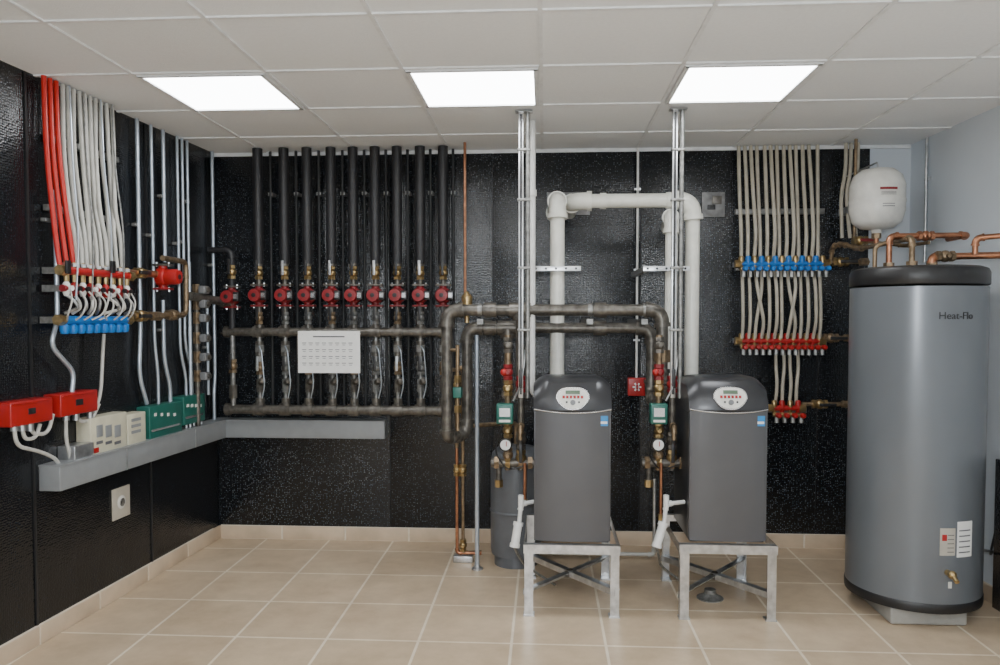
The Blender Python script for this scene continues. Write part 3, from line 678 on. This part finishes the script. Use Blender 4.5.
for py,x0,x1 in((262,826,868),(338,822,852),(404,802,850)):
    Yq=YM-0.02; A_=W(x0,py,Yq); B_=W(x1,py,Yq); s.cyl((A_.x,Yq,A_.z),(B_.x,Yq,A_.z),0.014,bronze); valve(s,((A_.x+B_.x)/2-0.04,Yq,A_.z),(1,0,0),0.021,brass if py!=338 else bronze,blk); s.hex((B_.x-0.05,Yq,A_.z),(B_.x,Yq,A_.z),0.024,bronze)
    s.cyl((B_.x,Yq,A_.z),(B_.x,D-0.013,A_.z),0.012,bronze)
s.done()

# ---------------------------------------------------------------- water heater
s=M("indirect_water_heater"); hc=V((1.88,4.02,0)); hr=0.312; zb=0.085; zt=Z(268,920,4.0)
s.lathe(hc,(0,0,1),[(hr*0.9,zb),(hr*1.005,zb+0.004),(hr*1.012,zb+0.02),(hr*1.012,zb+0.045),(hr*1.0,zb+0.05)],blk,64)
s.lathe(hc,(0,0,1),[(hr,zb+0.045),(hr,zt-0.10)],tankg,64)
s.lathe(hc,(0,0,1),[(hr,zt-0.09),(hr*1.012,zt-0.085),(hr*1.012,zt-0.03),(hr*0.985,zt-0.01),(hr*0.9,zt),(0.05,zt+0.006)],blk,64)
s.box(hc+V((-0.02,-0.05,zb/2+0.002)),(0.36,0.36,zb),conc,bev=0.01)
def onTank(ang,z,off=0): return hc+V((math.sin(ang)*(hr+off),-math.cos(ang)*(hr+off),z))
def tpatch(a0,a1,z0,z1,m_,off=0.0015,n=8):
    vs=[];fs=[]
    for i in range(n+1):
        a_=a0+(a1-a0)*i/n; vs.append(onTank(a_,z0,off)); vs.append(onTank(a_,z1,off))
    for i in range(n): fs.append([2*i,2*i+2,2*i+3,2*i+1])
    s.add(vs,fs,m_)
tpatch(-0.06,0.17,0.37,0.50,mat("label_foil",(0.45,0.42,0.36),0.4)); tpatch(0.20,0.48,0.36,0.53,paper); tpatch(-0.03,0.04,0.44,0.47,redb,0.0025); 
for k in range(5): tpatch(0.23,0.44,0.38+k*0.026,0.386+k*0.026,ink,0.0025); tpatch(0.05,0.15,0.385+k*0.02,0.389+k*0.02,ink,0.0025)
p=onTank(0.06,0.29,-0.01); d=V((math.sin(0.06),-math.cos(0.06),0)); s.cyl(p,p+d*0.05,0.014,brass); s.ball(p+d*0.05,0.02,brass); s.cyl(p+d*0.05,p+d*0.09-V((0,0,0.02)),0.011,brass)
s.box(onTank(0.10,0.23,0),(0.015,0.01,0.03),wht)
heater=s.done()
cu=bpy.data.curves.new("label_text",'FONT'); cu.body="Heat-Flo"; cu.size=0.048; cu.extrude=0.001
tx=bpy.data.objects.new("label_text",cu); bpy.context.scene.collection.objects.link(tx)
dg=bpy.context.evaluated_depsgraph_get(); me=bpy.data.meshes.new_from_object(tx.evaluated_get(dg)); bpy.data.objects.remove(tx)
mx=max(v.co.x for v in me.vertices); a0=0.12
for v in me.vertices:
    p=onTank(a0+(v.co.x-mx/2)/hr,1.485+v.co.y,0.0015+v.co.z); v.co=p-heater.location
me.materials.append(blk); lt=bpy.data.objects.new("raised_lettering",me); bpy.context.scene.collection.objects.link(lt); lt.parent=heater
s=M("copper_plumbing")
zt0=zt
def rise(px,Y): return W(px,255,Y).x
xa=rise(889,4.05); xb=rise(912,3.95); xc=rise(932,4.02)
z1=Z(236,920,4.05); z3=Z(257,950,4.05)
s.pipe([(xa,4.05,zt0),(xa,4.05,z1),(rise(968,4.05),4.05,z1+0.003),(rise(968,4.05),4.25,z1+0.003)],0.0145,copper,bend=0.035)
s.pipe([(xb,3.95,zt0),(xb,3.95,Z(238,912,3.95)),(xb,4.6,Z(242,912,4.2)),(W(842,246,4.75).x,4.75,Z(244,842,4.75)),(W(842,246,4.75).x,4.9,Z(244,842,4.75)),(W(842,246,4.75).x,4.93,Z(262,842,4.93))],0.013,bronze,bend=0.035)
s.pipe([(xc,4.02,zt0),(xc,4.02,z3),(xc+0.05,4.02,z3),(2.30,3.92,z3)],0.017,copper,bend=0.035)
s.pipe([(rise(975,3.9),3.9,z3),(rise(975,3.9),3.9,Z(238,975,3.9)),(2.32,3.80,Z(234,990,3.85))],0.0135,copper,bend=0.03)
valve(s,(rise(945,4.0),4.0,z3),(1,0,0),0.02,bronze,None)
valve(s,(rise(925,4.05),4.05,z1),(1,0,0),0.018,copper,None)
for X_,Y_ in((xa,4.05),(xb,3.95),(xc,4.02)): s.hex((X_,Y_,zt0),(X_,Y_,zt0+0.03),0.026,bronze)
s.tube([(xa-0.07,4.05,zt0),(xa-0.07,4.05,Z(246,880,4.05)),(xa,4.05,Z(246,880,4.05)+0.02)],0.011,bronze,12,0.03)
s.done()
s=M("power_cord"); s.tube([onTank(1.2,0.34,0.0),onTank(1.2,0.34,0.04),R(990,555,0.03),R(996,530,0.02),R(1004,500,0.03)],0.006,blk,8,0.06); s.done()
s=M("insulation_board"); zz0=R(996,458,0.02).z
t0=(R(995,600,0.02)-C1).dot(dR); p=C1+dR*(t0+0.35)+nR*0.026
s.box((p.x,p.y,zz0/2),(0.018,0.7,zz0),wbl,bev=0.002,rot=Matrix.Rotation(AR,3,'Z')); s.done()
s=M("potable_expansion_tank"); Ye=4.6; c=W(877,200,Ye); r=W(904,200,Ye).x-c.x-0.002; z0=Z(230,877,Ye); z1=Z(169,877,Ye); h=z1-z0
s.lathe((c.x,Ye,z0),(0,0,1),[(0.025,-0.02),(0.03,0),(r*0.6,0.01),(r*0.88,h*0.12),(r,h*0.3),(r,h*0.42),(r*1.02,h*0.44),(r*1.02,h*0.48),(r,h*0.5),(r,h*0.72),(r*0.88,h*0.88),(r*0.6,h*0.98),(0.03,h),(0.0,h+0.003)],wht,40)
vsn=10
def epatch(a0,a1,z0_,z1_,m_):
    vs=[];fs=[]
    for i in range(vsn+1):
        a_=a0+(a1-a0)*i/vsn
        for z_ in(z0_,z1_): vs.append(V((c.x+math.sin(a_)*(r+0.002),Ye-math.cos(a_)*(r+0.002),z_)))
    for i in range(vsn): fs.append([2*i,2*i+2,2*i+3,2*i+1])
    s.add(vs,fs,m_)
epatch(-0.30,0.35,z0+h*0.60,z0+h*0.64,redp)
for k in range(3): epatch(-0.25,0.3,z0+h*(0.52+0.02*k),z0+h*(0.527+0.02*k),ink)
epatch(-0.2,0.25,z0+h*0.33,z0+h*0.342,ink); epatch(-0.2,0.25,z0+h*0.37,z0+h*0.38,ink)
s.cyl((c.x,Ye,z0),(c.x,Ye,z0-0.09),0.014,copper); s.hex((c.x,Ye,z0-0.05),(c.x,Ye,z0-0.02),0.026,bronze)
s.tube([(c.x,Ye,z1-0.02),(c.x,Ye,z1+0.04),(c.x,D-0.002,z1+0.04)],0.005,galv,8,0.02)
s.box((c.x-0.03,(Ye+D)/2,z0+h*0.46),(0.04,D-Ye-0.02,0.04),galv)
s.done()
s=M("cold_water_pipe")
x=W(855,200,4.85).x; s.pipe([(x,4.85,CEIL-0.002),(x,4.85,Z(240,855,4.85)),(W(905,246,4.7).x,4.7,Z(246,880,4.7)),(W(912,246,4.7).x,4.5,Z(246,880,4.7))],0.010,bronze,bend=0.03)
valve(s,(W(862,243,4.8).x,4.83,Z(241,862,4.85)),(1,0,0),0.02,brass,redp); s.done()
s=M("electrical_conduit"); p=R(926,190,0.02); s.cyl((p.x,p.y,CEIL-0.002),(p.x,p.y,R(926,262,0.02).z),0.009,galv,seg=10)
for dz in(0.25,0.6): s.box((p.x+0.008,p.y,CEIL-dz),(0.02,0.05,0.02),galv)
s.done()
# ---------------------------------------------------------------- camera & light
cd=bpy.data.cameras.new("camera"); cam=bpy.data.objects.new("camera",cd); bpy.context.scene.collection.objects.link(cam)
cd.sensor_width=36; cd.lens=F*36/1000; cd.clip_start=0.05; cd.shift_y=(CY-332.5)/1000
mtx=Matrix((rt,up,-fw)).transposed().to_4x4(); mtx.translation=cam_o; cam.matrix_world=mtx
bpy.context.scene.camera=cam
fl_=bpy.data.lights.new("camera_flash",'POINT'); fl_.energy=150; fl_.shadow_soft_size=0.05; fl_.color=(0.93,0.97,1.0)
fo=bpy.data.objects.new("camera_flash",fl_); fo.location=(0.0,-0.1,1.68); bpy.context.scene.collection.objects.link(fo)
w=bpy.data.worlds.new("world"); bpy.context.scene.world=w; w.use_nodes=True; w.node_tree.nodes["Background"].inputs[0].default_value=(0.8,0.85,0.9,1); w.node_tree.nodes["Background"].inputs[1].default_value=0.3
